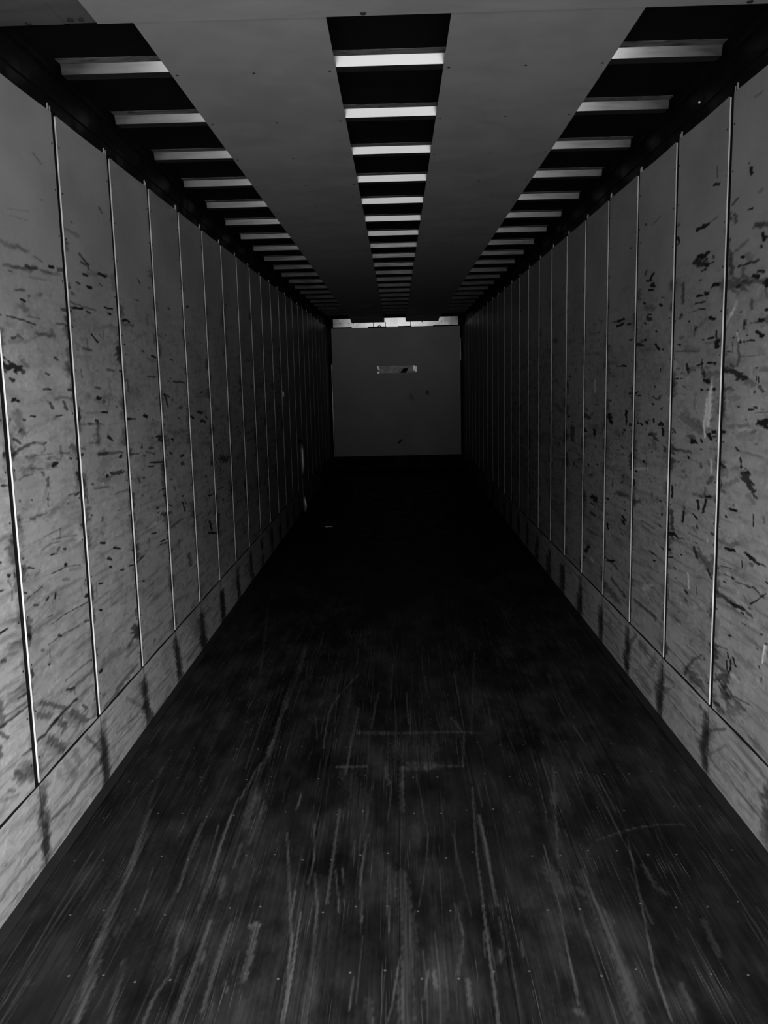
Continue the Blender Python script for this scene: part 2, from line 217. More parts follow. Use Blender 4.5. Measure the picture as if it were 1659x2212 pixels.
WALL_MARKS = """0|3142,2451 3175,2443 3202,2432|2.8|0.3
0|3800,2400 3833,2382|3.4|0.5
0|2892,2218 3058,2241|2|0.15
0|2913,2201 2971,2204 3058,2208|2.6|0.15
0|2828,2105 2887,2098|7|0.3
0|2907,2107 2964,2104 3030,2103|5.2|0.22
0|3083,2093 3147,2084|2.7|0.4
0|2831,2033 2899,2036 2984,2039 3083,2057|4.9|0.4
0|3013,2051 3038,2037|6.6|0.4
0|3209,2076 3236,2077|4.7|0.75
0|3126,2054 3216,2053|3.1|0.35
0|3283,2077 3332,2077|7.3|0.55
0|3450,2237 3530,2234|7.5|0.28
0|3332,2235 3399,2238|4.9|0.25
0|3343,2207 3388,2183|4.3|0.3
0|3530,2166 3614,2138 3624,2120|3.9|0.5
0|3537,2135 3613,2135|3.8|0.45
0|3739,2113 3824,2113|5.2|0.8
0|3556,2090 3594,2089|5.2|0.6
0|3595,2048 3628,2043|5.3|0.75
0|3477,2046 3500,2046|3.4|0.5
0|3354,2022 3376,2021|5.9|0.6
0|2859,2018 2883,2018|3.1|0.4
0|2903,1961 2976,1967|3.4|0.4
0|2937,1935 2969,1931|3.5|0.7
0|3026,2016 3164,2024|3.6|0.22
0|3016,2050 3090,2055|5.8|0.5
0|2886,2033 2984,2040|3.9|0.35
0|3205,2077 3233,2073|4.2|0.7
0|3143,2049 3283,2057|5.6|0.3
0|2920,1963 2980,1969|3.5|0.3
0|2938,1936 2972,1931|3|0.7
0|2944,1914 2981,1900|8.7|0.35
0|2817,1871 2930,1867 3040,1858|3|0.65
0|2983,1883 3087,1880|2.2|0.35
0|3055,1826 3165,1826|5|0.45
0|2890,1813 2927,1803|4.3|0.45
0|2820,1790 2976,1797|4.7|0.25
0|3181,1844 3201,1827|5.1|0.3
0|3234,1873 3307,1875|3.4|0.5
0|3294,1930 3370,1931|5.4|0.6
0|3385,1944 3508,1950|4.5|0.85
0|3377,1965 3510,1960 3670,1958|3.6|0.4
0|3563,1944 3606,1940|3.7|0.7
0|3784,1978 3876,1980|3.4|0.85
0|3820,1957 3845,1956|4.5|0.85
0|3602,1853 3673,1826|3.2|0.85
0|3489,1793 3589,1789|4.7|0.5
0|3695,1858 3738,1840|2.4|0.35
0|3599,2045 3635,2044|5.3|0.75
0|3460,2050 3500,2047|2.5|0.6
0|3523,2159 3632,2134|3.7|0.35
0|3532,2136 3616,2127|3.1|0.5
0|3734,2114 3830,2115|5|0.8
0|3565,2090 3601,2089|4.2|0.6
0|3768,1712 3835,1710|4.5|0.5
0|2737,1731 2758,1706 2822,1711 2896,1700|12.3|0.75
0|2912,1729 2949,1713|7.3|0.35
0|2796,1669 2822,1665|5.3|0.7
0|3098,1690 3126,1686|2.7|0.7
0|3070,1634 3126,1632|3.6|0.85
0|2805,1601 2842,1599|5.8|0.85
0|2770,1631 2876,1596|8.3|0.15
0|3166,1599 3251,1602 3339,1596|4.3|0.35
0|3121,1582 3135,1563|4.6|0.6
0|3235,1584 3266,1554|4.8|0.6
0|3164,1535 3213,1535|2.8|0.7
0|2940,1544 2976,1541|2.6|0.85
0|2833,1552 2844,1510 2865,1492|13.8|0.33
0|2852,1501 2863,1486|6.3|0.4
0|2785,1476 2838,1456|2.9|0.85
0|2756,1421 2844,1439 2948,1453|4.6|0.6
0|2948,1453 3043,1444|3.5|0.35
0|3443,1708 3451,1678|3|0.35
0|3602,1636 3647,1633|4.8|0.55
0|3624,1595 3651,1592|4.3|0.6
0|3657,1531 3721,1529|2.7|0.85
0|3385,1494 3662,1480|2.6|0.35
0|3598,1476 3598,1402|6.3|0.3
0|3716,1432 3761,1404|4.4|0.6
0|3480,1413 3599,1407|2.6|0.4
0|3582,1361 3700,1354 3888,1344|5.4|0.3
0|3582,1361 3667,1354|5.3|0.3
0|4017,1941 4112,1943|5.9|0.8
0|4022,1921 4167,1928|7.8|0.35
0|4003,1832 4021,1830|2.9|0.8
0|4299,2162 4347,2140|2.5|0.7
0|4234,2053 4286,2054|3.1|0.6
0|4306,1815 4326,1809|3.8|0.6
0|4467,1792 4525,1788|5.3|0.8
0|4021,1787 4049,1785|3|0.5
0|4652,1597 4727,1528|3.4|0.85
0|4387,1686 4502,1687|4.6|0.5
0|3984,1490 4109,1484|3|0.7
0|4289,1497 4320,1489|5|0.7
0|4467,1379 4526,1372|5.9|0.8
0|4879,1661 5080,1657|5.1|0.6
0|4745,1664 4798,1663|2.8|0.5
0|3295,1630 3359,1628|4.4|0.6
0|3175,1699 3276,1663|16.5|-0.12
0|3313,1903 3358,1874|5.9|0.4
0|2952,1680 3036,1628|19.7|-0.1
0|2809,1470 2835,1457|3.6|0.85
0|2753,1424 2825,1440 2941,1454|3.6|0.6
0|2941,1454 3031,1439 3039,1423|2.9|0.3
0|2884,1405 2939,1408|6.3|0.4
0|2939,1408 3098,1402|1.8|0.35
0|3168,1398 3258,1392|2.2|0.5
0|2843,1365 2910,1367|9.8|0.33
0|2910,1367 3013,1354|3.8|0.4
0|2805,1340 2852,1348 2912,1345|2.5|0.45
0|2997,1344 3009,1332|3.8|0.5
0|3045,1363 3112,1356|7.5|0.35
0|3105,1360 3133,1362|7|0.9
0|3258,1371 3269,1367|3.2|0.75
0|3043,1318 3042,1292|4.5|0.5
0|3040,1264 3025,1247 3027,1217|1.8|0.45
0|3021,1246 3035,1241|3.3|0.4
0|2792,1272 2797,1266|2.7|0.55
0|2882,1263 2892,1260|2.5|0.65
0|3096,1388 3171,1372|3.7|0.25
0|2812,1243 2849,1231|1.9|0.3
0|2862,1198 2902,1193|4.2|0.5
0|2904,1200 3004,1196|2.9|0.45
0|2758,1200 2868,1191|1.6|0.25
0|2969,1118 3120,1122|2.4|0.42
0|3120,1122 3105,1090|3.3|0.3
0|3036,1096 3262,1073|2.2|0.3
0|3236,1074 3266,1072|2.5|0.5
0|2950,1076 3018,1084 3110,1075|2.7|0.38
0|3014,1044 3063,1039|2.4|0.75
0|3132,1042 3144,1040|3.7|0.9
0|2814,1041 2859,1028|2.2|0.85
0|3133,986 3147,976|4|0.85
0|3011,975 3138,973|1.8|0.75
0|3138,973 3272,951|2.2|0.4
0|3168,952 3270,943|4.1|0.25
0|2658,1048 2669,1044|4.7|0.95
0|2704,1036 2713,1033|2.9|0.5
0|2658,1033 2682,1005 2674,963|2.1|0.4
0|2595,1013 2623,1008|2|0.95
0|2784,941 2917,950|1.3|0.8
0|3027,900 3019,880|3|0.95
0|2837,903 2860,898|3.6|0.6
0|2757,968 2781,961|3.2|0.8
0|2773,1080 2782,1078|3|0.6
0|2613,1101 2623,1097|2.8|0.8
0|2944,831 2982,830|3.2|0.55
0|2975,798 3087,801 3312,789|1.5|0.75
0|3309,819 3321,812|5.5|0.9
0|2856,998 2907,1007|3.4|0.3
0|3105,931 3153,922|4.6|0.35
0|3255,1085 3302,1050|9.6|-0.15
0|2671,1337 2716,1330|3.2|0.75
0|2663,1355 2696,1348|5.2|0.3
0|2752,1451 2775,1438|4.6|0.5
0|3280,1414 3339,1400|8.1|0.5
0|3361,1377 3383,1373|4.9|0.85
0|3319,1307 3333,1289|8.1|0.7
0|3384,1400 3429,1393|3.3|0.5
0|3579,1359 3684,1357|5|0.45
0|3658,1260 3674,1256|4.3|0.8
0|3407,1155 3435,1149|6.7|0.3
0|3509,1220 3675,1212|2.1|0.4
0|3527,993 3582,979|3.5|0.8
0|3467,829 3517,821|2.4|0.75
0|3459,720 3473,714|3.7|0.8
0|3372,852 3378,787|4.3|0.6
0|3403,767 3599,768|2.7|0.3
0|2626,1169 2679,1170|6.5|0.2
0|2682,1123 2708,1071|5.3|0.22
0|3217,1234 3277,1233|2.5|0.45
0|2569,881 2628,883|3.8|0.8
0|2577,792 2594,787|5.7|0.55
0|2625,832 2685,822|3.6|0.35
0|2932,735 3109,731 3215,721|2.6|0.5
0|3025,740 3048,731|4.1|0.7
0|2868,735 2885,729|3.9|0.5
0|2918,667 2922,663|2.5|0.7
0|2939,673 3036,673|10.9|0.22
0|3208,634 3300,631|17.9|0.12
0|3056,520 3126,503|3|0.7
0|3126,503 3131,476|2.7|0.4
0|3105,506 3334,506|7.1|0.4
0|3063,558 3308,555|3.9|0.4
0|2765,819 2778,804|5.7|0.8
0|2765,695 2777,672|4.4|0.65
0|2664,637 2728,635|4.9|0.6
0|2593,668 2621,657|12.7|0.2
0|2560,614 2706,607|2.6|0.5
0|2520,593 2711,590|4.1|0.6
0|2528,672 2542,594|9.3|0.5
0|2517,581 2568,542|4.7|0.55
0|2501,535 2511,511|9.2|0.55
0|2595,409 2641,365|9.6|0.5
0|2649,405 2712,349|18|0.4
0|2678,384 2714,356|9.9|0.3
0|2536,377 2577,357|4.7|0.4
0|2489,366 2596,336|3.7|0.3
0|2824,561 2924,510 3033,460|5.4|0.5
0|2791,528 2840,508 2890,481|8|0.45
0|2766,445 2845,441 2931,448 3011,452 3137,452|5.4|0.65
0|2893,448 2950,448|6.1|0.6
0|3137,452 3297,448|3.9|0.3
0|2950,448 3019,392 2997,385|9.1|0.5
0|3088,421 3214,332|9.6|0.5
0|2992,459 3082,394 3137,346|9.4|0.3
0|3195,405 3235,376 3200,377|3.5|0.55
0|2866,409 2932,360 2984,321|8.9|0.5
0|2824,427 2892,354 2964,322|14.1|0.25
0|3213,328 3331,316|3.2|0.4
0|2649,445 2739,438|3.3|0.5
0|2706,445 2713,438|2.6|0.7
0|3388,469 3420,468|6.2|0.8
0|3470,491 3661,471|15.2|0.25
0|3794,458 3878,477|7|0.5
0|3614,323 3863,334|10|0.45
0|3418,308 3611,310|5.1|0.45
0|3872,525 3937,465|11.9|0.6
0|3623,1594 3647,1592|6|0.8
0|3653,1531 3730,1530|3.5|0.85
0|3573,1502 3596,1497|5.5|0.7
0|3593,1483 3583,1407|6.3|0.3
0|3522,1490 3643,1484|2.5|0.35
0|3708,1425 3739,1416|3.9|0.7
0|3757,1408 3776,1401|4|0.6
0|3585,1359 3680,1355|6.8|0.4
0|3680,1355 3883,1341|4.4|0.3
0|3733,1262 3864,1255|8|0.65
0|3660,1264 3671,1256|4.7|0.8
0|3582,1255 3668,1241|10.6|0.3
0|3502,1226 3675,1210|5|0.25
0|3747,1169 3874,1167|4.5|0.35
0|3526,992 3586,978|3.3|0.7
0|3690,938 3770,919|3.5|0.95
0|3610,908 3634,898|5.5|0.7
0|3621,869 3638,864|4.3|0.8
0|3756,824 3791,818|3.5|0.7
0|3467,829 3502,822|3.3|0.7
0|3974,1491 4034,1485|5.2|0.75
0|4035,1488 4113,1486|2.9|0.4
0|3969,1327 4140,1315|2.8|0.5
0|4281,1494 4311,1488|7|0.75
0|4333,1329 4387,1325|5.1|0.6
0|4267,1314 4398,1293|2.5|0.6
0|4316,1257 4424,1245|3.1|0.95
0|4424,1245 4539,1239|3.7|0.8
0|4285,1238 4384,1232|3.6|0.7
0|4474,1379 4531,1376|5.8|0.9
0|4489,1360 4546,1353|6.3|0.7
0|4371,1378 4389,1377|3.6|0.6
0|4687,1573 4701,1543 4728,1527|4.4|0.95
0|4660,1590 4762,1580|5.5|0.6
0|4969,1513 5015,1509|7.6|0.6
0|4098,1202 4125,1174|2.4|0.6
0|4188,1192 4205,1190|2.9|0.7
0|4458,1095 4547,1098|3.2|0.9
0|4772,1344 4797,1340|5|0.8
0|4712,1273 4732,1266|5|0.7
0|4951,1237 5002,1233|7|0.95
0|4952,1195 4998,1185|7.6|0.95
0|4636,1263 4656,1260|3.3|0.6
0|4922,966 4969,909|2.9|0.85
0|4744,1085 4771,1059|2.8|0.6
0|4606,997 4666,983|2.2|0.7
0|4018,984 4068,991|9.5|0.3
0|4272,898 4344,890|3.5|0.7
0|4407,831 4566,821|3.7|0.85
0|4404,816 4561,800|2.6|0.7
0|4215,885 4223,842|2|0.5
0|3979,807 4113,818|3.8|0.7
0|3872,818 3963,805|2.8|0.8
0|4054,704 4094,694|2.9|0.8
0|5236,1451 5286,1439|6.8|0.85
0|5444,1474 5526,1462|8.4|0.7
0|5514,1414 5600,1404|7.2|0.8
0|5637,1435 5667,1432|4|0.7
0|6084,1125 6223,1098|18|0.6
0|5590,748 5637,686|4.6|0.9
0|5556,673 5754,638|5.3|0.85
0|5600,915 5725,912|4.6|0.7
0|5875,920 6102,914|3.5|0.6
0|5883,750 5817,620|8.9|0.6
0|5942,569 6396,563|2.9|-0.3
0|4739,633 4882,644|2.3|-0.3
0|4993,645 5027,577|8.8|0.5
0|4477,967 4637,948|8|0.55
0|4640,869 4889,874|5.6|0.4
0|4462,899 4355,938|10.3|-0.15
1|3920,907 3861,916|10.3|0.98
1|3456,976 3445,961|2|-0.5
1|3609,901 3575,872|6.3|0.6
1|3556,887 3475,871 3388,855|16.1|0.5
1|3425,847 3394,823|5|0.7
1|3590,928 3580,929|2.8|0.85
1|3772,841 3767,840|3.3|0.85
1|3548,913 3543,912|2.1|0.6
1|3677,776 3664,746 3661,713|2.9|-0.5
1|3697,693 3686,686|6.1|0.7
1|3563,741 3555,713|2.1|0.55
1|3694,656 3682,644|6.1|0.4
1|3832,720 3826,720|1.9|0.8
1|3835,762 3830,762|1.9|0.7
1|3830,904 3740,917|3.3|0.45
1|3677,954 3502,954|4.2|0.3
1|3846,534 3751,533|4.8|0.4
1|3320,991 3200,988 3154,1009|7.9|0.4
1|3232,972 3179,975|4.7|0.98
1|3075,990 3028,978|5.4|0.95
1|3022,983 2963,971|5.8|0.75
1|2963,974 2901,977|2.9|0.6
1|3101,952 3096,928|1.8|0.8
1|3293,893 3192,905|1.6|0.7
1|3256,868 3157,872|1.9|0.6
1|3156,862 3055,873|1.5|0.6
1|3048,872 2982,879 2946,874|3.8|0.6
1|3261,837 3240,839|3.2|0.85
1|3012,814 2964,838 2888,883|2|0.75
1|3074,828 3054,821|2.7|0.55
1|3326,781 3247,778 3179,772|7.9|0.6
1|3230,779 3164,783|6.2|0.4
1|3179,772 3077,780|6.7|0.75
1|3061,778 3000,773|5.9|0.55
1|3025,796 3003,798|2.1|0.7
1|3094,761 3075,762|3.3|0.95
1|3079,726 3044,726|1.8|0.85
1|3314,744 3145,755|6.3|0.28
1|2889,924 2864,924|2.8|0.8
1|3192,642 3179,644|3.4|0.8
1|2909,732 2900,734|2.8|0.85
1|2940,672 2933,673|2.3|0.6
1|3202,571 3187,555|3.1|0.95
1|3205,539 3200,511 3177,495|2.8|0.95
1|3167,556 3167,519 3177,495|2.8|0.95
1|3147,569 3120,545|3.4|0.85
1|2876,703 2890,635|2|-0.9
1|2863,707 2865,662|0.8|-0.4
1|2912,613 2908,609|3.1|0.7
1|2892,583 2890,563|1.7|0.8
1|3351,561 3203,584|2.6|0.4
1|3121,590 2989,589|10.4|0.25
1|3326,489 3185,489|7.3|0.5
1|3285,440 3201,474 3215,445|9.5|0.55
1|3347,418 3319,418|6.5|0.5
1|3249,433 3171,427|9.4|0.5
1|3221,415 3185,402|14.1|0.6
1|3227,386 3183,379|10.9|0.5
1|3311,336 3256,326|14.4|0.5
1|3293,333 3266,333|6.4|0.6
1|3349,343 3296,367|5.8|0.4
1|3186,408 3104,416 3025,414|5.5|0.5
1|3145,420 2983,447|3|0.5
1|3163,346 3078,397|10.7|0.35
1|3675,317 3646,366 3595,398|4.3|0.5
1|3596,405 3468,474|4.1|0.45
1|3655,343 3567,325|14.1|0.45
1|3570,354 3486,347|17.2|0.5
1|3554,412 3432,403|15.3|0.3
1|3437,466 3428,465|3.3|0.6
1|3880,367 3702,362 3645,351|3.3|0.4
1|3676,455 3476,453|3.5|0.3
1|3507,570 3388,560|2.7|0.35
1|3661,532 3445,546|2.1|0.3
1|3005,747 2934,755|8.7|-0.12
1|3153,501 3104,498|7.6|-0.25
1|2867,712 2842,714|2.8|0.6
1|3669,2109 3599,2107|8.5|0.95
1|3692,2096 3619,2074|11.5|0.6
1|3584,2068 3549,2061|7.1|0.95
1|3588,2051 3565,2049|2.9|0.9
1|3622,2051 3605,2049|3|0.6
1|3506,2067 3479,2065|2.4|0.8
1|3575,2092 3563,2089|2.5|0.7
1|3210,2047 3188,2045|3.4|0.95
1|3230,2015 3141,2018 3064,2017|3.3|0.55
1|3306,2069 3285,2002|5.8|0.4
1|3193,2008 3189,1973|5.6|0.35
1|3101,1966 3063,1963|6.5|0.98
1|3064,1978 3019,1974|4.3|0.7
1|3340,1968 3187,1948|19.1|0.5
1|3237,1946 3219,1948|5.7|0.6
1|3188,1962 2999,1937|6.5|0.45
1|2991,1936 2967,1927|10.4|0.98
1|3110,1888 3103,1860|4.7|0.45
1|2986,1844 2973,1843|4.9|0.98
1|3843,2024 3842,1939|4.9|0.45
1|3833,2018 3826,1942|1.8|0.5
1|3864,1891 3844,1889|4.1|0.7
1|4420,2131 4404,2148|3.1|0.7
1|4332,2101 4292,2120|5.5|0.8
1|4400,2097 4314,2089|3.6|0.7
1|4304,2070 4276,2064|9|0.95
1|4361,2048 4286,2044|4.5|0.85
1|4435,1991 4426,1988|5.7|0.7
1|4167,1963 4151,1959|5.8|0.9
1|4154,1995 4103,1989|2.2|0.6
1|4369,1932 4310,1928|3.5|0.8
1|4368,1912 4333,1907|9.1|0.95
1|4419,1896 4401,1890|4.6|0.7
1|4389,1967 4287,1954|10.1|0.35
1|4956,1938 4827,1942|6.3|0.8
1|4954,1913 4835,1919|6.3|0.85
1|5105,1942 4956,1938|2.9|0.6
1|4742,1910 4681,1907|5.5|0.85
1|4695,1824 4616,1822|4.3|0.7
1|4547,1790 4428,1786|4.2|0.85
1|4538,1798 4482,1793|3.7|0.7
1|4412,1812 4403,1809|5.1|0.85
1|4232,1782 4198,1764 4166,1753|4.4|0.9
1|4114,1754 4103,1752|3.4|0.8
1|3661,1953 3613,1953|5.1|0.85
1|3573,1955 3545,1952|7.1|0.98
1|3682,1925 3570,1923|3|0.7
1|3644,1899 3567,1893|2.9|0.7
1|3760,1894 3649,1896|1.7|0.4
1|3649,2016 3631,2014|3|0.7
1|3486,1977 3423,1977|7.3|0.85
1|3508,1854 3455,1845|5.7|0.98
1|3757,1858 3754,1857|3.1|0.8
1|3597,1773 3573,1772|2.9|0.9
1|3528,1775 3451,1774|4.1|0.95
1|3417,1757 3411,1741|10|0.98
1|3427,1799 3424,1773|3.6|0.7
1|3880,1765 3860,1764|4.1|0.9
1|3919,1738 3622,1728|2|0.5
1|3869,1795 3816,1794|5.4|0.35
1|3166,1823 3162,1791|2.6|0.8
1|3152,1822 3146,1804|2.6|0.6
1|3102,1808 3035,1807|2.5|0.5
1|3039,1811 3010,1812|6.4|0.9
1|3048,1772 3031,1770|6|0.95
1|3017,1759 3009,1757|6|0.9
1|3131,1748 3070,1746|2.9|0.95
1|3195,1750 3185,1746|4.5|0.85
1|3162,1746 3153,1745|3|0.9
1|3138,1767 3129,1767|1.8|0.8
1|3262,1764 3252,1764|2.7|0.7
1|2978,1810 2954,1798|10.4|0.45
1|3217,1787 3210,1722 3194,1697 3209,1661|3.4|0.45
1|3221,1780 3209,1751|3|-0.4
1|3261,1750 3257,1709|1.5|0.5
1|3316,1716 3281,1715|2.7|0.6
1|3198,1693 2982,1694|1.4|0.35
1|3262,1662 3242,1661|5.7|0.5
1|3329,1646 3240,1639 3145,1615|7.6|0.6
1|3126,1606 3064,1596|9|0.35
1|3044,1651 3031,1651|2.1|0.8
1|3041,1623 3039,1606|1.4|0.7
1|3024,1620 3020,1599|1.8|0.85
1|3008,1586 2986,1572|5.3|0.55
1|2994,1648 2938,1648|6.9|0.25
1|3333,1576 3253,1577|5.8|0.45
1|3052,1566 3045,1568|2.5|0.85
1|3190,1512 3180,1511|3.3|0.8
1|3094,1505 3055,1506|3.6|0.95
1|3047,1515 3030,1513|3.5|0.7
1|3041,1495 2931,1502|1.4|0.5
1|2999,1459 2920,1473|10.4|0.95
1|2967,1470 2933,1452|8.6|0.8
1|3766,1675 3751,1645|4.8|0.7
1|3752,1656 3676,1651|5.6|0.45
1|3753,1667 3569,1659|2.1|0.3
1|3641,1671 3582,1676|4.2|0.7
1|3525,1677 3426,1676|3.7|0.8
1|3584,1696 3586,1651|2.9|0.5
1|3566,1631 3411,1634|10.2|0.35
1|3568,1651 3554,1623|5|0.5
1|3535,1607 3495,1603|8.2|0.9
1|3584,1571 3572,1570|4.2|0.9
1|3432,1572 3421,1572|6|0.95
1|3509,1573 3503,1571|2.9|0.7
1|3923,1616 3874,1617|2.7|0.95
1|3834,1617 3814,1617|1.8|0.8
1|3889,1550 3755,1549|1.3|0.5
1|3460,1583 3479,1551 3470,1512 3490,1431|4.5|-0.9
1|3484,1539 3476,1456|3.7|-0.7
1|3511,1531 3517,1470 3542,1437 3519,1377|3.3|-0.85
1|3474,1611 3460,1583|2|-0.4
1|3474,1559 3484,1487 3502,1430|10.2|-0.35
1|3503,1511 3524,1429|8.2|-0.3
1|3253,1869 3289,1846|3.4|-0.6
1|3343,1839 3356,1818|3.9|-0.6
1|3351,1769 3326,1816 3237,1893|3.1|-0.25
1|3298,1931 3246,1890|9.6|-0.1
1|4830,1690 4756,1689|5|0.9
1|4950,1690 4830,1689|2.6|0.8
1|4142,1664 4141,1652|2.4|0.85
1|5097,1655 5092,1652|3|0.7
1|4224,1581 4220,1574|2.5|0.8
1|4547,1543 4492,1554|2.6|0.85
1|4546,1530 4462,1533|3.2|0.95
1|4252,1530 4178,1517|3|0.6
1|4267,1498 4241,1496|4.5|0.9
1|4111,1476 4096,1481|2.9|0.8
1|4728,1446 4736,1418|5.5|0.85
1|4729,1408 4723,1375|4.4|0.85
1|5105,1410 5055,1371|7.7|0.75
1|5165,1396 5080,1399|9|0.5
1|4353,1403 4341,1399|6.6|0.9
1|4236,1423 4226,1409|4.4|0.85
1|4136,1399 4082,1406|6.2|0.98
1|4080,1383 4070,1355|5.2|0.95
1|4442,1389 4429,1387|5.2|0.9
1|4488,1392 4484,1387|3.7|0.8
1|4642,1374 4642,1379|6.5|0.7
1|4773,1340 4751,1336|6.1|0.7
1|4288,1347 4189,1353|6.4|0.5
1|3772,1443 3569,1411|19.3|0.35
1|3432,1406 3400,1408|6|0.98
1|3337,1412 3307,1413|5.8|0.98
1|3470,1392 3452,1381|8.1|0.85
1|3442,1386 3399,1390|2.8|0.7
1|3713,1373 3662,1367|8.6|0.5
1|3259,1435 3101,1443|7.4|0.3
1|3191,1431 3082,1435|5.5|-0.2
1|3082,1430 3038,1430|4.6|0.35
1|3673,1355 3641,1352|9.6|0.98
1|3567,1365 3556,1358|4.2|0.95
1|3563,1327 3544,1329|2.6|0.9
1|3719,1284 3709,1277|3.8|0.9
1|3845,1248 3833,1249|2.8|0.85
1|3894,1303 3692,1305|6.1|0.5
1|3558,1267 3549,1254|5.2|0.5
1|3438,1293 3427,1244|3.5|-0.5
1|3472,1198 3418,1225|6.6|0.5
1|3331,1288 3298,1282|5.8|0.7
1|3195,1363 3170,1354|2.8|0.85
1|3150,1328 3141,1292|2.8|0.9
1|3120,1258 3099,1278 3085,1253 3039,1226|11.3|0.7
1|3037,1213 2993,1197|4.4|0.6
1|3069,1196 3023,1184|8.9|0.3
1|3297,1204 3177,1242|7.1|0.3
1|3637,1130 3431,1145|6.7|0.4
1|3581,1111 3570,1076|4.7|0.75
1|3517,1068 3480,1130|4.1|0.75
1|3481,1141 3432,1147|4|0.8
1|3498,1174 3494,1134|4.1|0.35
1|3750,1038 3763,991|3.8|0.85
1|3752,1065 3741,1033|3.8|0.5
1|3637,1044 3589,1033|4.2|0.75
1|3906,1130 3907,1081|4|0.9
1|4052,980 4052,974|4.2|0.7
1|3914,1019 3889,935|6.9|0.6
1|4127,1408 4088,1404|6|0.98
1|4076,1384 4069,1360|4.8|0.95
1|4287,1347 4160,1325|6.2|0.6
1|4242,1319 4188,1286|7.4|0.35
1|4248,1263 4242,1258|2.5|0.8
1|4386,1204 4362,1197|4.5|0.95
1|4508,1140 4496,1137|4.6|0.95
1|4540,1086 4548,1062|6|0.9
1|4231,1053 4231,1044|2.5|0.7
1|4520,975 4426,988|6.5|0.5
1|4485,1152 4338,1170|4.5|-0.3
1|4384,893 4187,890|5|0.4
1|4262,762 4135,762|3.1|0.8
1|4173,729 4143,734|3.7|0.95
1|4059,821 4019,819|4.1|0.7
1|4040,1298 4020,1282|7.1|0.6
1|3939,1311 3919,1290|11.5|0.6
1|4872,973 4658,990|9.1|0.45
1|5118,911 5088,911|5.2|0.8
1|4779,832 4738,824|7.7|0.6
1|5109,763 5091,732|4.5|0.85
1|4801,756 4760,757|3.5|0.7
1|4783,1083 4757,1090|4.2|0.6
1|4743,1444 4729,1424|6.2|0.9
1|5106,1409 5058,1367|8.9|0.8
1|5491,1615 5497,1537|4|-0.3
1|5751,1381 5638,1373|12.5|0.6
1|5746,1289 5745,1281|9.3|0.9
1|5507,1299 5488,1268|4.8|0.7
1|5535,866 5429,873|9.6|0.8
1|5569,821 5461,820|4.8|0.6
1|5565,755 5422,756|4|0.7
1|5109,534 4944,565|4.4|0.9
1|5548,461 5492,456|4|-0.4
1|5174,550 4870,538|7.4|0.5
1|5130,371 4886,355|22|0.5
1|4981,445 4695,418|9.2|0.5
1|4468,448 4130,453|7.6|0.5
1|4334,550 4206,600|6.3|-0.25
1|4311,542 4288,535|9.4|-0.15
1|3261,970 3175,977|5.2|0.85
1|3926,834 3917,835|5.2|0.9
1|3932,797 3878,807|2.9|0.9
1|3624,986 3599,974|5.3|0.4
1|3587,1004 3578,994|3.7|0.7
1|3850,1301 3841,1300|1.7|0.6
1|3019,1139 3014,1095|1.8|0.75
1|2930,1140 2925,1123|3|0.4
1|3260,1092 3254,1091|4.3|0.9
1|3226,1127 3166,1129|4.7|0.98
1|3327,1653 3228,1638 3133,1614|8.5|0.55
1|3485,2423 3474,2383|3|0.4
1|3510,2361 3448,2353|4.8|0.75
1|3687,2224 3569,2223|7.4|0.85
1|3569,2223 3452,2233|3.6|0.35
1|3161,2342 3153,2321|4.9|0.95
1|3175,2362 3172,2359|2.2|0.6
1|3301,2249 3261,2259|3.4|0.6
1|3170,2203 3131,2201|2.7|0.75
1|3283,2207 3270,2179|5|0.5
1|3100,2137 2988,2124|7.8|0.5
1|3088,2137 3039,2131|5.2|0.4
1|3042,2103 3022,2075|4.7|0.85
1|3023,2087 2983,2083|4.1|0.7
1|3050,2063 3044,2059|4.7|0.7
1|3256,2076 3171,2094|5.5|0.35
1|3920,2232 3908,2205|4|0.8
1|3144,2571 3090,2570|3.7|0.3
1|3668,2110 3558,2109|6.8|0.85
1|3701,2091 3580,2081|9.3|0.5
1|3492,2091 3484,2084|4.2|0.6
1|3230,2018 3075,2013|3.2|0.55
1|3199,2045 3192,2043|4.4|0.9
1|3167,2050 3127,2030|8.1|0.3
1|4336,2354 4197,2369|3.6|0.3
1|4449,2375 4423,2369|3.8|0.6
1|3331,2126 3316,2122|4.5|0.5
1|3319,2083 3297,1995|6.8|0.4
1|6173,1279 6169,1197|14.1|0.6
1|5756,1286 5739,1283|10|0.9
1|5488,1301 5470,1269|4.4|0.8
1|6121,1036 6099,1014|4.9|0.6
1|6322,1355 6301,1354|7.6|0.8
1|6874,1926 6848,1916|13.8|0.5
1|5490,1612 5486,1540|4.4|-0.3
1|7585,809 7403,768|7|-0.2
1|5585,1003 5535,1007|3.7|0.7
1|5511,869 5445,856|14.7|0.7
1|5571,763 5455,758|5.2|0.5
1|4766,852 4717,847|8.3|0.8
1|4740,830 4728,825|7.6|0.7
1|5106,763 5089,731|4.1|0.7
1|5693,470 5591,529|7.6|0.7
1|5553,451 5502,447|5.2|-0.4
1|5738,643 5531,647|3|-0.15"""
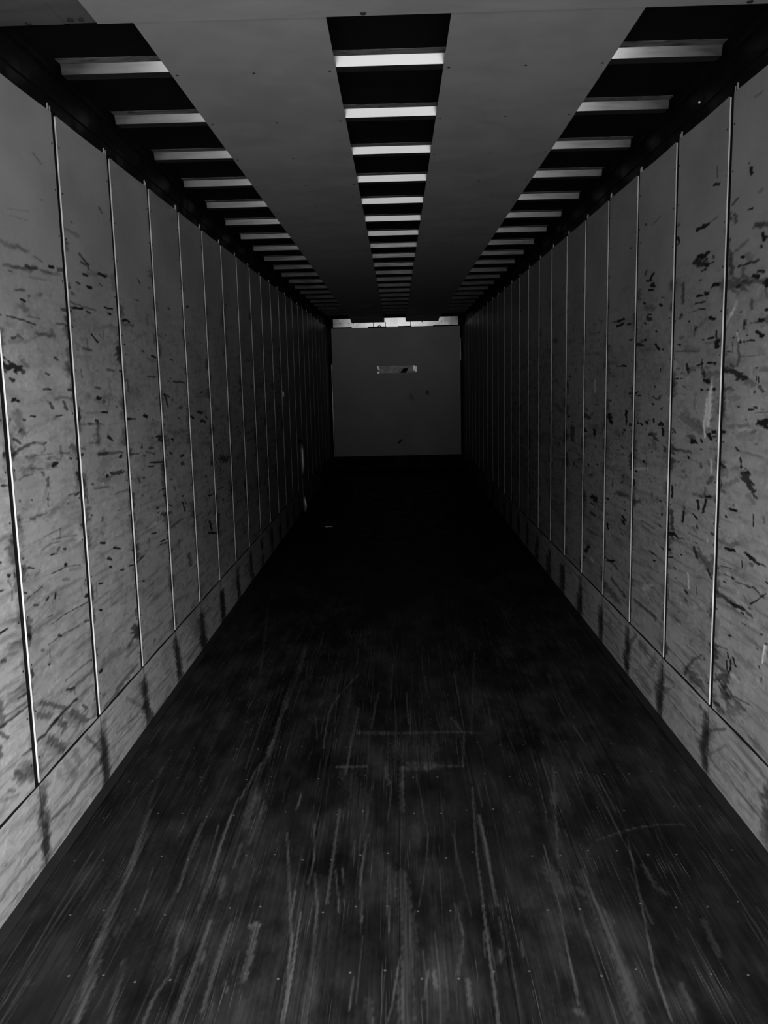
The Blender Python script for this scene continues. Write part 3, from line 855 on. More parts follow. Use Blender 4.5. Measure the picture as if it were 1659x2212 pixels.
KICK_MARKS = """0|2764,874 2785,880|1.6|0.4
0|2745,273 2764,230 2736,195|11.8|0.6
0|2767,241 2771,226|9.2|0.5
0|2736,195 2711,172 2766,130|6.9|0.55
0|2744,92 2750,51|13.4|0.8
0|2730,94 2771,83|8.1|0.6
0|2750,51 2727,9|11.8|0.5
0|2810,131 2994,111 3318,77|3|0.5
0|2810,131 2930,118|6.7|0.3
0|2516,256 2651,241|10.1|0.25
0|2414,91 2569,92 2659,86|6.5|0.45
0|2472,35 2647,26|3.5|0.5
0|2579,139 2737,127|7.8|0.25
0|3187,279 3333,151|4.5|0.6
0|3330,232 3372,141 3326,117|13.1|0.5
0|3343,197 3405,96|7.2|0.5
0|3348,122 3392,35 3353,1|13.1|0.7
0|3328,124 3210,122|8.3|0.35
0|3415,144 3346,115|6.6|0.6
0|2898,270 2936,226|6.8|0.28
0|2963,278 3045,193|10|0.33
0|3061,273 3101,214|9|0.4
0|2769,289 2807,264|8.2|0.4
0|3366,114 3908,79|2.8|0.5
0|3082,121 3246,112|7.4|0.4
0|3864,246 3956,170|9.9|0.35
0|3942,234 3969,105|11.6|0.65
0|3687,247 3940,100|5.2|0.4
0|3943,115 4034,10|13.2|0.8
0|3800,196 3920,133|18.8|0.2
0|3525,149 3913,102|2.9|0.5
0|4544,248 4576,152 4637,13|11.6|0.75
0|4550,275 4563,252|6.2|0.4
0|4906,310 5199,56|29.6|0.35
0|5142,203 5231,90|20.3|0.5
0|5182,83 5256,-5|17.3|0.85
0|5842,211 5875,-4|11.4|0.8
0|6458,99 6475,-26|8.8|0.7
0|7109,44 7114,-31|9.7|0.7
0|4267,226 4546,257|17.2|0.12
1|3443,260 3438,255|6|0.7
1|3384,255 3385,167 3426,76|9.9|0.6
1|3383,248 3363,241|6.6|0.6
1|3409,113 3381,22|11.3|0.55
1|3385,167 3287,223 3169,278|3.8|0.6
1|3377,185 3290,250|9.8|0.35
1|3331,97 3163,214|3.2|0.35
1|3854,132 3451,132|2.9|0.6
1|3779,120 3512,121|5.7|0.25
1|3253,244 3338,173|9.6|0.25
1|3296,120 3100,87|18.7|0.2
1|3036,92 2842,95|5.7|0.4
1|2961,191 2953,185|5.2|0.5
1|2836,167 2792,146 2808,32|11|0.6
1|2799,216 2796,187|8.2|0.6
1|3979,261 3961,200|9.3|0.6
1|4035,131 3998,9|13.3|0.7
1|4014,198 3983,150|9.4|0.35
1|3982,142 3858,180|4.6|0.4
1|3954,119 3788,222|3|0.35
1|4320,72 4227,52|25|0.45
1|4293,118 4142,75|16.5|0.2
1|4074,271 4151,194|8|0.4
1|4335,267 4347,227|10.2|0.5
1|4245,268 4256,229|8.3|0.4
1|4596,263 4605,155|9.9|0.6
1|4653,81 4430,274|6.2|0.55
1|4635,77 4597,42|11.7|0.75
1|4673,114 4620,111|9.1|0.5
1|5239,204 5213,6|11.2|0.6
1|5835,260 5803,184|7.9|0.5
1|5882,117 5859,-10|12.6|0.75
1|6501,199 6512,-16|12.7|0.75
1|7145,146 7123,-9|9.7|0.7
1|7742,118 7720,-34|10.6|0.7
1|4485,136 4387,132|3.5|0.3
1|5043,163 5002,165|7.8|0.3"""
FLOOR_MARKS = """357,3728 325,3050 325,2621|76.1|0.5
120,6251 128,4466|231.4|0.3
163,3281 157,2625|47.8|0.35
-897,2649 -650,2396|88.5|-0.06
-292,2507 -303,2091|68.2|-0.06
552,2287 532,1994|40.4|-0.06
-290,3295 -60,2925|75.5|0.25
-827,3232 -572,2939|74.9|0.2
573,3267 761,2903|99.9|0.15
-1038,2102 -825,2230|64.3|0.35
-494,2042 -451,2393|17.9|0.4
-768,3011 -765,2818 -746,2580|3.8|-0.45
-700,3001 -686,2756 -679,2617|3|-0.4
-667,3078 -664,2846 -654,2643 -655,2478|4.5|-0.65
-869,2718 -846,2531 -840,2458|2.8|-0.4
-993,3124 -946,2734 -935,2460 -913,2252 -865,1994|5.4|-0.35
-952,2949 -935,2623 -915,2335|3.6|-0.3
-915,2335 -885,2136 -872,2013|12.8|-0.35
-977,2917 -952,2678|3|-0.3
-1115,2827 -1110,2475 -1090,2076|2.7|-0.3
-1047,3491 -1002,3124 -950,2748|5.9|-0.2
-605,2418 -604,2226 -609,2086 -610,1991|7.6|-0.45
-538,2406 -546,2206 -543,2042|5.4|-0.35
-462,2393 -456,2254 -459,2157|8|-0.65
-476,2393 -452,2398|7.1|-0.8
-434,2935 -379,2559 -344,2325 -328,2091 -327,1987|3.9|-0.6
-362,2571 -359,2448|2.7|-0.7
-331,2460 -326,2232 -324,2039|3|-0.7
-338,2999 -318,2747 -324,2609|3.4|-0.6
-307,2663 -282,2482 -275,2323 -274,2182|3.9|-0.45
-273,2241 -273,1986|6.8|-0.4
-249,3102 -252,2775 -255,2506|6|-0.4
-136,2927 -151,2673 -141,2409|4.3|-0.5
-238,2689 -211,2457|2.8|-0.5
-619,3454 -613,3077|7|-0.4
-589,3206 -598,2989|10.9|-0.3
-664,3208 -665,3026|4.2|-0.35
-417,3239 -415,3144|2.6|-0.4
-150,2161 -156,2037|2.8|-0.4
-216,2702 -206,2607|2.9|-0.35
-108,2070 -99,1984|6.6|-0.35
-699,2420 -667,2189 -689,2079 -689,1992|4.1|-0.3
-815,2240 -801,2116 -780,1993|6.3|-0.3
-592,2859 -591,2725|7.5|-0.25
-615,2643 -592,2551|9.1|-0.3
-559,3023 -555,2890|16|-0.25
-593,2266 -593,2236|6.1|-0.5
-509,2148 -498,2111|4.6|-0.45
-815,2819 -865,2790 -897,2704|22.4|0.45
-867,2798 -849,2790|11.3|0.5
-1030,2951 -1052,2887|7.9|0.5
-911,2806 -912,2596|5.8|0.6
-517,2812 -489,2737|18.7|0.45
-581,2669 -568,2641|14.3|0.5
-750,3415 -648,3390|27.5|0.4
-550,2130 -568,2043|25.3|0.4
-176,2280 -158,2190|36.2|0.4
-847,2030 -961,2101|55.7|0.3
-972,3358 -931,3236|17.8|0.35
-561,2525 -547,2488|10.1|0.4
-597,2113 -599,2207 -579,2395|4.8|0.45
-457,2147 -440,2084|5.7|0.4
-422,2392 -391,2369|19.3|0.3
-458,3055 -417,2935|48.5|0.3
-916,2402 -887,2379|19.3|-0.15
-1080,2681 -986,2521|31.6|-0.1
-1058,2148 -1046,2143|5.8|-0.2
281,3042 284,2822 282,2649 282,2483|5.2|-0.55
275,3277 246,2763 239,2448 234,2212 230,1979|3.4|-0.4
282,2418 281,2272 277,2241|3.1|-0.4
267,2262 255,2222|7.9|-0.3
635,3455 549,2909 510,2657|3.2|-0.3
582,3435 585,3151|3.6|0.6
595,3208 583,3142|11.1|-0.3
490,2832 481,2644 478,2467 458,2218 447,2045|2.6|-0.4
794,2870 735,2485 683,2166 671,1984|2.9|-0.45
800,3363 803,3071|3.5|-0.3
483,2658 512,2565|17.6|-0.2
583,2656 584,2489 602,2329 596,2149 586,1975|12.5|-0.3
555,2558 589,2513 618,2394|8.1|-0.28
581,2924 582,2845|2.3|-0.35
332,2302 330,2240|2.8|-0.5
-15,2656 -5,2477 7,2297 -9,2086 -7,1983|15.5|-0.3
-21,3169 -19,2551|2.3|0.6
-21,2246 -46,2035 -58,1983|2.3|-0.5
73,2176 76,2112|4.6|-0.5
40,2068 56,2177|2.9|-0.4
164,2147 162,2049|5.1|-0.35
140,2166 163,2305|4.2|-0.3
229,2357 221,2242|2.5|-0.35
155,2485 166,2337|3.3|-0.35
84,2921 68,2710 38,2476|2.2|-0.3
-58,2684 -42,2551|14.1|-0.2
-56,2478 -55,2363|2.6|-0.4
436,2020 447,2016|7.1|-0.35
683,2858 779,2911 854,2941 945,2964 1043,2953|2.4|-0.3
801,2692 807,2558 829,2533|7|-0.2
896,2389 883,2241|8.1|-0.22
738,2119 737,2024|6.1|-0.22
697,2811 712,2680|33.3|0.5
352,2440 405,2456|9.2|0.55
420,2462 495,2478|6.7|0.45
497,2490 569,2489|6.7|0.3
104,2102 121,2076|8.5|0.5
977,2421 1047,2386|16.2|0.45
813,2391 831,2282|18.9|0.35
982,2819 1002,2606|29.3|0.4
417,2834 498,2831|7.6|0.35
339,2210 338,2182|7.1|0.4
645,2562 701,2548|17.2|0.3
536,2539 644,2440|6.7|0.3
25,3499 154,3472|10.3|-0.35
-10,3455 -11,3306|8.2|-0.35
250,2127 273,2014|22.3|0.25
355,3235 369,3120|51.4|0.25
594,2350 587,2069|2.4|0.5
-599,5167 -591,4742 -597,4379 -597,4165|8.1|-0.4
-606,4456 -605,4033 -596,3707 -617,3476|8|-0.35
-604,3763 -607,3627|7.6|-0.55
-625,3525 -655,3207|4.9|-0.5
-700,4347 -695,3974 -682,3478|3.5|-0.35
-595,3205 -560,3111|18.5|-0.35
-247,4660 -328,4366 -373,4088 -363,3671|3.1|-0.4
-993,6233 -903,5512 -811,4710|6.4|-0.25
-211,3839 -45,3827|6.7|-0.35
-21,3826 273,3829 366,3811|4.5|-0.28
-292,3477 -163,3480|4.1|-0.5
-12,3455 106,3451|7.1|-0.4
128,3475 257,3470|4.1|-0.3
237,3998 284,3814 252,3470|4.4|-0.28
-11,3632 100,3576|36.9|-0.16
112,3940 147,3652|16.7|-0.16
-10,5184 -19,3095|3|0.6
293,4653 288,3873|3.1|-0.25
438,5008 319,3813|3.9|-0.25
811,4627 789,4071 822,3654|3|-0.28
600,3532 584,3149|2.9|-0.4
591,3211 593,3169|9.3|-0.35
609,4112 589,3533 578,3169|2.6|0.5
-127,4357 -153,3890|4.8|-0.3
-224,4149 -246,3416|4.4|-0.35
20,4350 27,3944|3.6|-0.25
-430,4026 -401,3783|3.4|-0.25
-415,3221 -422,3107|3.7|-0.35
-76,3457 -64,3318|6|-0.35
-246,3416 -173,3192|29|-0.12
-13,3316 -9,3095|7.5|-0.3"""

# ------------------------------------------------------------------ wear marks
def parse(t, sided):
    out = []
    for ln in t.split('\n'):
        q = ln.split('|'); sd = int(q.pop(0)) if sided else 0
        P = np.array([[float(c)/1000 for c in s.split(',')] for s in q[0].split()])
        out.append((sd, P, float(q[1])/1000, float(q[2])))
    return out
def seg_dist(A, B, P, sa, sb):
    """distance of the points (A,B) to a polyline, both axes scaled"""
    d = None
    for i in range(len(P)-1):
        ax, ay = P[i][0]*sa, P[i][1]*sb; bx, by = P[i+1][0]*sa, P[i+1][1]*sb
        dx, dy = bx-ax, by-ay; L = dx*dx+dy*dy+1e-12
        t = np.clip(((A*sa-ax)*dx+(B*sb-ay)*dy)/L, 0, 1)
        e = np.hypot(A*sa-ax-t*dx, B*sb-ay-t*dy)
        d = e if d is None else np.minimum(d, e)
    return d
def paint(a, b, dark, light, strokes, axis_far):
    """a,b: 1-D coordinates of the grid columns / rows; axis_far: which of the two runs away from the door"""
    for P, hw, al in strokes:
        if axis_far == 0: sa, sb = 1.25/max(P[:, 0].mean(), 1.3), 1.
        else: sa, sb = 1., 1.63/max(P[:, 1].mean(), 1.7)
        soft = max(hw*.9, .0022) if abs(al) < .7 else max(hw*.45, .0018)
        m = hw+soft
        i0, i1 = np.searchsorted(a, [P[:, 0].min()-m/sa, P[:, 0].max()+m/sa]); j0, j1 = np.searchsorted(b, [P[:, 1].min()-m/sb, P[:, 1].max()+m/sb])
        if i1 <= i0 or j1 <= j0: continue
        A, B = np.meshgrid(a[i0:i1], b[j0:j1], indexing='ij')
        ph = 7*float(al)+P[0, 0]*31+P[0, 1]*17
        wob = .30*hw*(np.sin(A*sa*210+2.1*np.sin(B*sb*130+ph))+np.sin(B*sb*260+1.7*np.cos(A*sa*170+ph)))
        d = seg_dist(A, B, P, sa, sb)+wob
        k = np.clip((m-d)/max(m-(hw-soft*.6), 1e-4), 0, 1); k = k*k*(3-2*k)*abs(al)
        T = dark if al > 0 else light
        T[i0:i1, j0:j1] = 1-(1-T[i0:i1, j0:j1])*(1-k)
def grid_mesh(name, a, b, fn, material, dark, light, flip):
    na, nb = len(a), len(b)
    A, B = np.meshgrid(a, b, indexing='ij'); co = np.stack(fn(A, B), -1).reshape(-1, 3)
    idx = np.arange(na*nb).reshape(na, nb)
    q = np.stack([idx[:-1, :-1], idx[1:, :-1], idx[1:, 1:], idx[:-1, 1:]], -1).reshape(-1, 4)
    if flip: q = q[:, ::-1]
    me = bpy.data.meshes.new(name); nf = len(q)
    me.vertices.add(na*nb); me.vertices.foreach_set('co', co.astype(np.float32).ravel())
    me.loops.add(nf*4); me.loops.foreach_set('vertex_index', q.astype(np.int32).ravel())
    me.polygons.add(nf); me.polygons.foreach_set('loop_start', np.arange(0, nf*4, 4, dtype=np.int32))
    me.polygons.foreach_set('loop_total', np.full(nf, 4, dtype=np.int32)); me.polygons.foreach_set('use_smooth', np.ones(nf, dtype=bool))
    me.update(calc_edges=True)
    for nm, arr in (('dark', dark), ('light', light)):
        at = me.attributes.new(nm, 'FLOAT', 'POINT'); at.data.foreach_set('value', arr.astype(np.float32).ravel())
    me.materials.append(material); me.validate()
    return me

def random_wall(rg, y0, y1, n, side):
    out = []
    for _ in range(n):                                  # chips and dents
        z = np.clip(rg.normal(1.35, .42), .36, 2.3); y = rg.uniform(y0, y1); l = rg.uniform(.002, .03); th = rg.normal(0, .5)
        out.append((np.array([[y, z], [y+l*math.cos(th), z+l*math.sin(th)*.6]]), rg.uniform(.0015, .006), rg.uniform(.35, .95)))
    for _ in range(int(n*.9)):                          # faint drag streaks
        z = np.clip(rg.normal(1.05, .5), .33, 2.1); y = rg.uniform(y0, y1); l = rg.uniform(.04, .28); th = rg.normal(0, .10)
        out.append((np.array([[y, z], [y+l*.5, z+l*.5*th+rg.normal(0, .006)], [y+l, z+l*th]]), rg.uniform(.002, .011), rg.uniform(.08, .34)))
    for _ in range(int(n*.25)):                         # short vertical ticks
        z = rg.uniform(.6, 2.0); y = rg.uniform(y0, y1); l = rg.uniform(.01, .07)
        out.append((np.array([[y, z], [y+rg.normal(0, .006), z+l]]), rg.uniform(.0015, .005), rg.uniform(.15, .6)))
    for _ in range(int(n*.12)):                         # soft smears and rubbed bright patches
        z = rg.uniform(.4, 1.9); y = rg.uniform(y0, y1); l = rg.uniform(.03, .14)
        out.append((np.array([[y, z], [y+l, z+rg.normal(0, .02)]]), rg.uniform(.015, .04), rg.choice([.15, .22, -.05, -.08])))
    for e in (y0+.004, y1-.004):                        # grime along the joints
        for _ in range(int(n*.75)):
            z = np.clip(rg.normal(1.1, .5), .33, 2.2); l = rg.uniform(.01, .06)
            out.append((np.array([[e, z], [e+rg.normal(0, .012), z+l]]), rg.uniform(.003, .014), rg.uniform(.15, .7)))
    return out

# ------------------------------------------------------------------ the setting
FY0 = DOOR_Y
xs = np.linspace(-1.262, 1.262, 1053)
ys = np.concatenate([np.arange(FY0, 1.7, .1), np.arange(1.7, 6.2, .012), np.arange(6.2, BACK+.1, .15)])
dk = np.zeros((len(xs), len(ys))); lt = np.zeros_like(dk)
fm = [(P, hw, al) for _, P, hw, al in parse(FLOOR_MARKS, False)]
rg = np.random.default_rng(5)
for _ in range(420):
    x = rg.uniform(-1.2, 1.2); y = rg.uniform(1.8, 5.6); l = rg.uniform(.05, .7); sl = rg.normal(0, .03)
    fm.append((np.array([[x, y], [x+sl*l*.5+rg.normal(0, .003), y+l*.5], [x+sl*l, y+l]]), rg.uniform(.0006, .0022), -rg.uniform(.05, .32)))
for _ in range(150):
    x = rg.uniform(-1.2, 1.2); y = rg.uniform(1.8, 5.6); l = rg.uniform(.02, .25)
    fm.append((np.array([[x, y], [x+rg.normal(0, .01), y+l]]), rg.uniform(.003, .02), rg.uniform(.15, .5)))
paint(xs, ys, dk, lt, fm, 1)
floor = put('floor', grid_mesh('floor', xs, ys, lambda A, B: (A, B, A*0), FLOORM, dk, lt, False), None, None, 'structure')
boxes('ceiling', [(-1.30, 1.30, DOOR_Y, BACK+.1, ROOF_Z, ROOF_Z+.03)], ROOFM, None, 'structure')
for sg, nm in ((-1, 'left'), (1, 'right')):
    boxes('wall_'+nm, [(sg*1.268, sg*1.31, DOOR_Y, BACK+.1, -.05, ROOF_Z)], SHELL, None, 'structure')
    n = 1 if sg < 0 else 2
    # upper side rail: a stepped metal extrusion above the panels, coloured like its dark reflection
    boxes('trim_%d' % n, [(sg*1.256, sg*1.268, DOOR_Y, BACK, 2.70, ROOF_Z), (sg*1.235, sg*1.268, DOOR_Y, BACK, 2.783, ROOF_Z), (sg*1.262, sg*1.268, DOOR_Y, BACK, 2.60, 2.70)], RAILM, None, 'structure')
    boxes('trim_%d' % (n+2), [(sg*1.205, sg*1.246, DOOR_Y, BACK, 0, .0035)], SHELL, None, 'structure')
boxes('wall_back', [(-1.31, 1.31, BACK+.035, BACK+.1, -.05, ROOF_Z)], SHELL, None, 'structure')

# scuffed kick plates
km = parse(KICK_MARKS, True)
for sd, sg, nm in ((0, -1, 'left'), (1, 1, 'right')):
    ka = np.concatenate([np.arange(DOOR_Y, 2.2, .05), np.arange(2.2, 6.6, .006), np.arange(6.6, BACK, .04)]); kb = np.linspace(0, KICK, 76)
    dk = np.zeros((len(ka), len(kb))); lt = np.zeros_like(dk)
    st = [(P, hw, al) for s, P, hw, al in km if s == sd]
    rg = np.random.default_rng(40+sd)
    for k in range(-3, 21):
        yk = Y0+S*k
        for _ in range(18):
            z = rg.uniform(0, .2); st.append((np.array([[yk+.02+rg.normal(0, .02), z], [yk+.02+rg.normal(0, .02), z+rg.uniform(.02, .08)]]), rg.uniform(.004, .012), rg.uniform(.1, .4)))
        st.append((np.array([[yk+.03, .0], [yk+.025, rg.uniform(.08, .2)]]), .010, .4))
        st.append((np.array([[yk+.005, .0], [yk+.005, KICK]]), .0012, .8))
        for _ in range(14):
            y = yk+rg.uniform(0, .6); z = rg.uniform(0, .28); l = rg.uniform(.08, .4); st.append((np.array([[y, z], [y+l, z+rg.normal(0, .01)]]), rg.uniform(.001, .006), rg.uniform(.08, .35)))
    paint(ka, kb, dk, lt, st, 0)
    me = grid_mesh('baseboard_'+nm, ka, kb, lambda A, B: (sg*(HW-.004+0*A), A, B), KICKM, dk, lt, sg > 0)
    o = put('baseboard_'+nm, me, None, None, 'structure')
    boxes('edge_lip', [(sg*(HW-.0050), sg*(HW+.012), DOOR_Y, BACK, KICK-.0005, KICK+.0012)], POSTM, o)

# ------------------------------------------------------------------ wall panels and posts
wm = [(a_, b_, c_, float(np.clip(d_*1.3, -1, .99))) for a_, b_, c_, d_ in parse(WALL_MARKS, True)]
rivet = {0: dome('rivet', .0042, .0022, RIVETM, (1, 0, 0)), 1: dome('rivet', .0042, .0022, RIVETM, (-1, 0, 0))}
first_gap = -3
for sd, sg, nm in ((0, -1, 'left'), (1, 1, 'right')):
    gaps = [k for k in range(first_gap, 21)]
    for gi, k in enumerate(gaps):
        ya, yb = Y0+S*k+.0205, Y0+S*(k+1)-.020
        ya = max(ya, DOOR_Y+.01); yb = min(yb, BACK-.005)
        if yb-ya < .1: continue
        near = -2 <= k <= 4
        na = 129 if near and -1 <= k <= 2 else 97 if near else (49 if k > 4 and k < 10 else 9); nb = 800 if near and -1 <= k <= 2 else 586 if near else (240 if k > 4 and k < 10 else 30)
        a = np.linspace(ya, yb, na); b = np.linspace(KICK+.001, TOP_Z, nb)
        dk = np.zeros((na, nb)); lt = np.zeros_like(dk)
        rg = np.random.default_rng(100*sd+k+50)
        st = [(P, hw, al) for s, P, hw, al in wm if s == sd and P[:, 0].max() > ya-.05 and P[:, 0].min() < yb+.05]
        if -3 < k < 10: st += random_wall(rg, ya, yb, 26 if near else 34, sd)
        paint(a, b, dk, lt, st, 0)
        bulge = .005
        ym = (ya+yb)/2
        def fn(A, B): return (sg*(HW+bulge*(1-((A-ym)/((yb-ya)/2))**2)), A-ym, B-KICK)
        vis = k+2            # k = -2 is the first one seen
        lab = {0: '%s worn grey panel of the %s wall, cut off by the photo edge'}.get(vis, '%s worn grey scuffed panel from the camera along the %s wall')
        if 1 <= vis <= 5: lab = '%s worn grey panel from the camera on the %s wall, chipped and streaked'
        elif vis > 9: lab = '%s panel from the camera on the %s wall, deep in the dark'
        if vis < 0: lab = '%s grey panel of the %s wall, behind the camera beside the rear opening'; oi = {-3: 'first', -2: 'second', -1: 'third'}[vis]
        else: oi = ordinal(vis)
        t = thing('liner_panel', lab % (oi, nm), 'wall panel', (0, ym, KICK), 'panels of the %s wall' % nm)
        me = grid_mesh('panel_sheet', a, b, fn, PANEL, dk, lt, sg > 0)
        put('panel_sheet', me, None, t)
        if -2 <= k <= 3:
            for side_y, off in ((ya+.013, 0), (yb-.013, 0)):
                for n in range(14):
                    z = 2.53-.165*n
                    if z < KICK+.04: break
                    r = bpy.data.objects.new('rivet', rivet[sd]); C.objects.link(r); r.parent = t
                    r.location = (sg*(HW+.0006), side_y-ym, z-KICK)
    for k in range(first_gap, 21):
        yk = Y0+S*k+.001
        if yk < DOOR_Y+.05: continue
        vis = k+1
        if vis >= 0: lab = '%s vertical post with a bright bead from the camera, in the %s wall' % (ordinal(vis), nm)
        else: continue
        t = thing('joint_post', lab, 'post', (sg*HW, yk, KICK), 'posts of the %s wall' % nm)
        X = lambda v: sg*(v-HW)
        H = TOP_Z-KICK
        boxes('web', [(X(1.2545), X(1.2600), -.045, .045, 0, H+.010)], POSTM, t)
        # rounded bead on the far edge of the joint
        V, Fc = [], []
        prof = [(1.2545, .0140), (1.2520, .0142), (1.2503, .0148), (1.2495, .0156), (1.2497, .0170), (1.2506, .0182), (1.2545, .0186)]
        for zz in (0, H-.006):
            for px_, py_ in prof: V.append((X(px_), py_, zz))
        m_ = len(prof)
        for i in range(m_-1): Fc.append((i, i+1, m_+i+1, m_+i) if sg < 0 else (i+1, i, m_+i, m_+i+1))
        Fc.append(tuple(range(m_))); Fc.append(tuple(range(m_, 2*m_)))
        put('edge_bead', mesh('edge_bead', V, Fc, TRIMM, False), None, t)
        boxes('top_tab', [(X(1.2500), X(1.2545), -.050, -.043, H+.0005, H+.024)], NUBM, t)
        boxes('top_tab', [(X(1.2512), X(1.2545), -.026, -.022, H-.02, H+.020)], NUBM, t)['label'] = 'thinner dull steel tab'

# ------------------------------------------------------------------ roof bows
bowm = None
for k in range(0, 20):
    yb = BOW0+S*k
    lab = '%s roof crossbar from the camera, bare metal hat section under the roof' % ordinal(k)
    t = thing('roof_bow', lab, 'roof crossbar', (0, yb, STRIP_Z), 'crossbars under the roof')
    if bowm is None:
        hz = ROOF_Z-.0025-STRIP_Z
        def extr(prof, xe, material, name, endcut=.0):
            V, Fc = [], []
            for s in (-1, 1):
                for (yy, zz) in prof: V.append((s*(xe-endcut*0), yy, zz))
            n = len(prof)
            for i in range(n): Fc.append((i, (i+1) % n, n+(i+1) % n, n+i))
            Fc.append(tuple(range(n))[::-1]); Fc.append(tuple(range(n, 2*n)))
            me = mesh(name, V, Fc, material); me.update()
            import bmesh as bmm
            q = bmm.new(); q.from_mesh(me); bmm.ops.recalc_face_normals(q, faces=q.faces); q.to_mesh(me); q.free()
            return me
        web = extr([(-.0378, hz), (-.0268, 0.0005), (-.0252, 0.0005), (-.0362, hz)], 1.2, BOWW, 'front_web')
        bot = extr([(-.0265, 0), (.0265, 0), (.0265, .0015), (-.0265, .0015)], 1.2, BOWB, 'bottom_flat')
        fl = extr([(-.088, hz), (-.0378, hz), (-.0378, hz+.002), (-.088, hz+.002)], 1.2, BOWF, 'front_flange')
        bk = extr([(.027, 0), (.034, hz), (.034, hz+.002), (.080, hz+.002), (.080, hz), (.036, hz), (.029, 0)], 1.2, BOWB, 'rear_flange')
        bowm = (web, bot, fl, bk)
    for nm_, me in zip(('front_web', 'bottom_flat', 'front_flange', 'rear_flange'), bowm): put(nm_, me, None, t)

# ------------------------------------------------------------------ ceiling boards between the bows and the header plate
cs = dome('screw', .0055, .002, CSCREW, (0, 0, -1))
for x0, x1, wh in ((-.803, -.196, 'left'), (.197, .802, 'right')):
    t = thing('ceiling_board', 'long flat grey board screwed under the crossbars on the %s of the dark centre bay' % wh, 'ceiling board', ((x0+x1)/2, 2.7, STRIP_Z))
    cx = (x0+x1)/2; V, Fc = [], []
    prof = [(2.60, 0), (15.6, 0), (15.95, -.012), (BACK-.01, -.045)]
    for yy, zz in prof:
        for xx in (x0, x1):
            V.append((xx-cx, yy-2.7, zz-.0035)); V.append((xx-cx, yy-2.7, zz-.0005))
    for i in range(len(prof)-1):
        a = 4*i; b = 4*(i+1)
        Fc += [(a, a+2, b+2, b), (a+1, b+1, b+3, a+3), (a, b, b+1, a+1), (a+2, a+3, b+3, b+2)]
    Fc += [(0, 1, 3, 2)]
    put('board', mesh('board', V, Fc, STRIP), None, t)
    for k in range(0, 12):
        for xx in (x0+.02, cx, x1-.024):
            s = bpy.data.objects.new('screw', cs); C.objects.link(s); s.parent = t; s.location = (xx-cx, BOW0+S*k-2.7, -.0035)
hz = 2.7635
t = thing('header_plate', 'wide flat grey plate across the roof at the very top of the photo', 'plate', (0, 1.5, hz))
boxes('plate', [(-.912, 1.235, DOOR_Y-1.5+.02, 2.876-1.5, -.0015, .0015)], HEADM, t)
boxes('overlap_strip', [(-1.02, -.908, DOOR_Y-1.5+.02, 2.874-1.5, .0017, .0042)], HEADD, t)['label'] = 'darker overlapped strip'
boxes('side_piece', [(-1.235, -1.016, DOOR_Y-1.5+.02, 2.872-1.5, -.0015, .0016)], HEADD, t)['label'] = 'dull left end piece'
boxes('rear_skirt', [(-1.235, 1.235, 2.877-1.5, 2.879-1.5, .0045, .012)], SHELL, t)
for xx in (-1.122, -.985, -.952, -.078, 1.112):
    s = bpy.data.objects.new('screw', dome('screw', .010 if abs(xx) != .952 else .008, .004, CSCREW, (0, 0, -1))); C.objects.link(s); s.parent = t; s.location = (xx, 2.857-1.5 if abs(xx) not in (.985, .952) else 1.343, -.0015)

# ------------------------------------------------------------------ deck screws (parts of the floor)
fs = dome('screw', .0046, .0012, SCREWM, (0, 0, 1), 8)
rg = np.random.default_rng(9); spots = []
for r in range(0, 12):
    for n in range(-12, 13):
        x = .038+.0995*n
        if abs(x) > 1.19: continue
        spots.append((x+rg.normal(0, .002), 2.165+.3045*r+(.014 if (n//2) % 2 else -.012)+rg.normal(0, .003)))
vis = [s for s in spots if abs(s[0]) < s[1]*.45]
vis = [s for i, s in enumerate(vis) if (i*7) % 10 < 8]
for s in vis[:98]:
    o = bpy.data.objects.new('screw', fs); C.objects.link(o); o.parent = floor; o.location = (s[0], s[1], 0)
V, Fc = [], []
for x, y in vis[98:]:
    n = len(V); V += [(x+.0046*math.cos(q*math.pi/3), y+.0046*math.sin(q*math.pi/3), .0012) for q in range(6)]; Fc.append(tuple(range(n, n+6)))
o = put('far_screws', mesh('far_screws', V, Fc, SCREWM), None, floor, 'stuff')

# ------------------------------------------------------------------ the far bulkhead
t = thing('end_panel', 'large plain grey panel closing the far end above a black kick plate', 'panel', (0, BACK, .255))
a = np.linspace(-1.185, 1.20, 240); b = np.linspace(.255, 2.63, 240)
dk = np.zeros((240, 240)); lt = np.zeros_like(dk)
for P, hw, al in (([[.580, 1.44], [.582, 1.40]], .022, .8), ([[.285, 1.36], [.30, 1.30]], .028, .35), ([[.24, 1.30], [.27, 1.42]], .012, .3),
                  ([[.02, .49], [.09, .55]], .016, .8), ([[.02, .50], [.045, .52]], .022, .5)):
    P = np.array(P); A, B = np.meshgrid(a, b, indexing='ij'); d = seg_dist(A, B, P, 1, 1)
    k = np.clip((hw*1.3-d)/(hw*.6), 0, 1)*al; dk = 1-(1-dk)*(1-k)
BM, bnt, bb = mat('bulkhead_paint', rough=.5, metal=.6); g = G(bnt); g.pos()
v = g.m('MULTIPLY', .45, g.rng(g.noise((1.2, 1, 1.2), 1.4, 3), .3, .7, .94, 1.06)); v = g.mix(g.attr('dark'), v, .006); g.l(v, bb.inputs['Base Color'])
put('sheet', grid_mesh('sheet', a, b, lambda A, B: (A, A*0, B-.255), BM, dk, lt, False), None, t)
boxes('edge_trim', [(-1.203, -1.190, -.010, .004, .002, 1.72)], RAILB, t)['label'] = 'thin bright strip on the left edge'
boxes('edge_trim', [(1.203, 1.212, -.006, .004, 1.75, 2.15)], RAILB, t)['label'] = 'thin bright strip on the right edge'
boxes('backing', [(-1.185, 1.20, .003, .03, 0, 2.375)], SHELL, t)
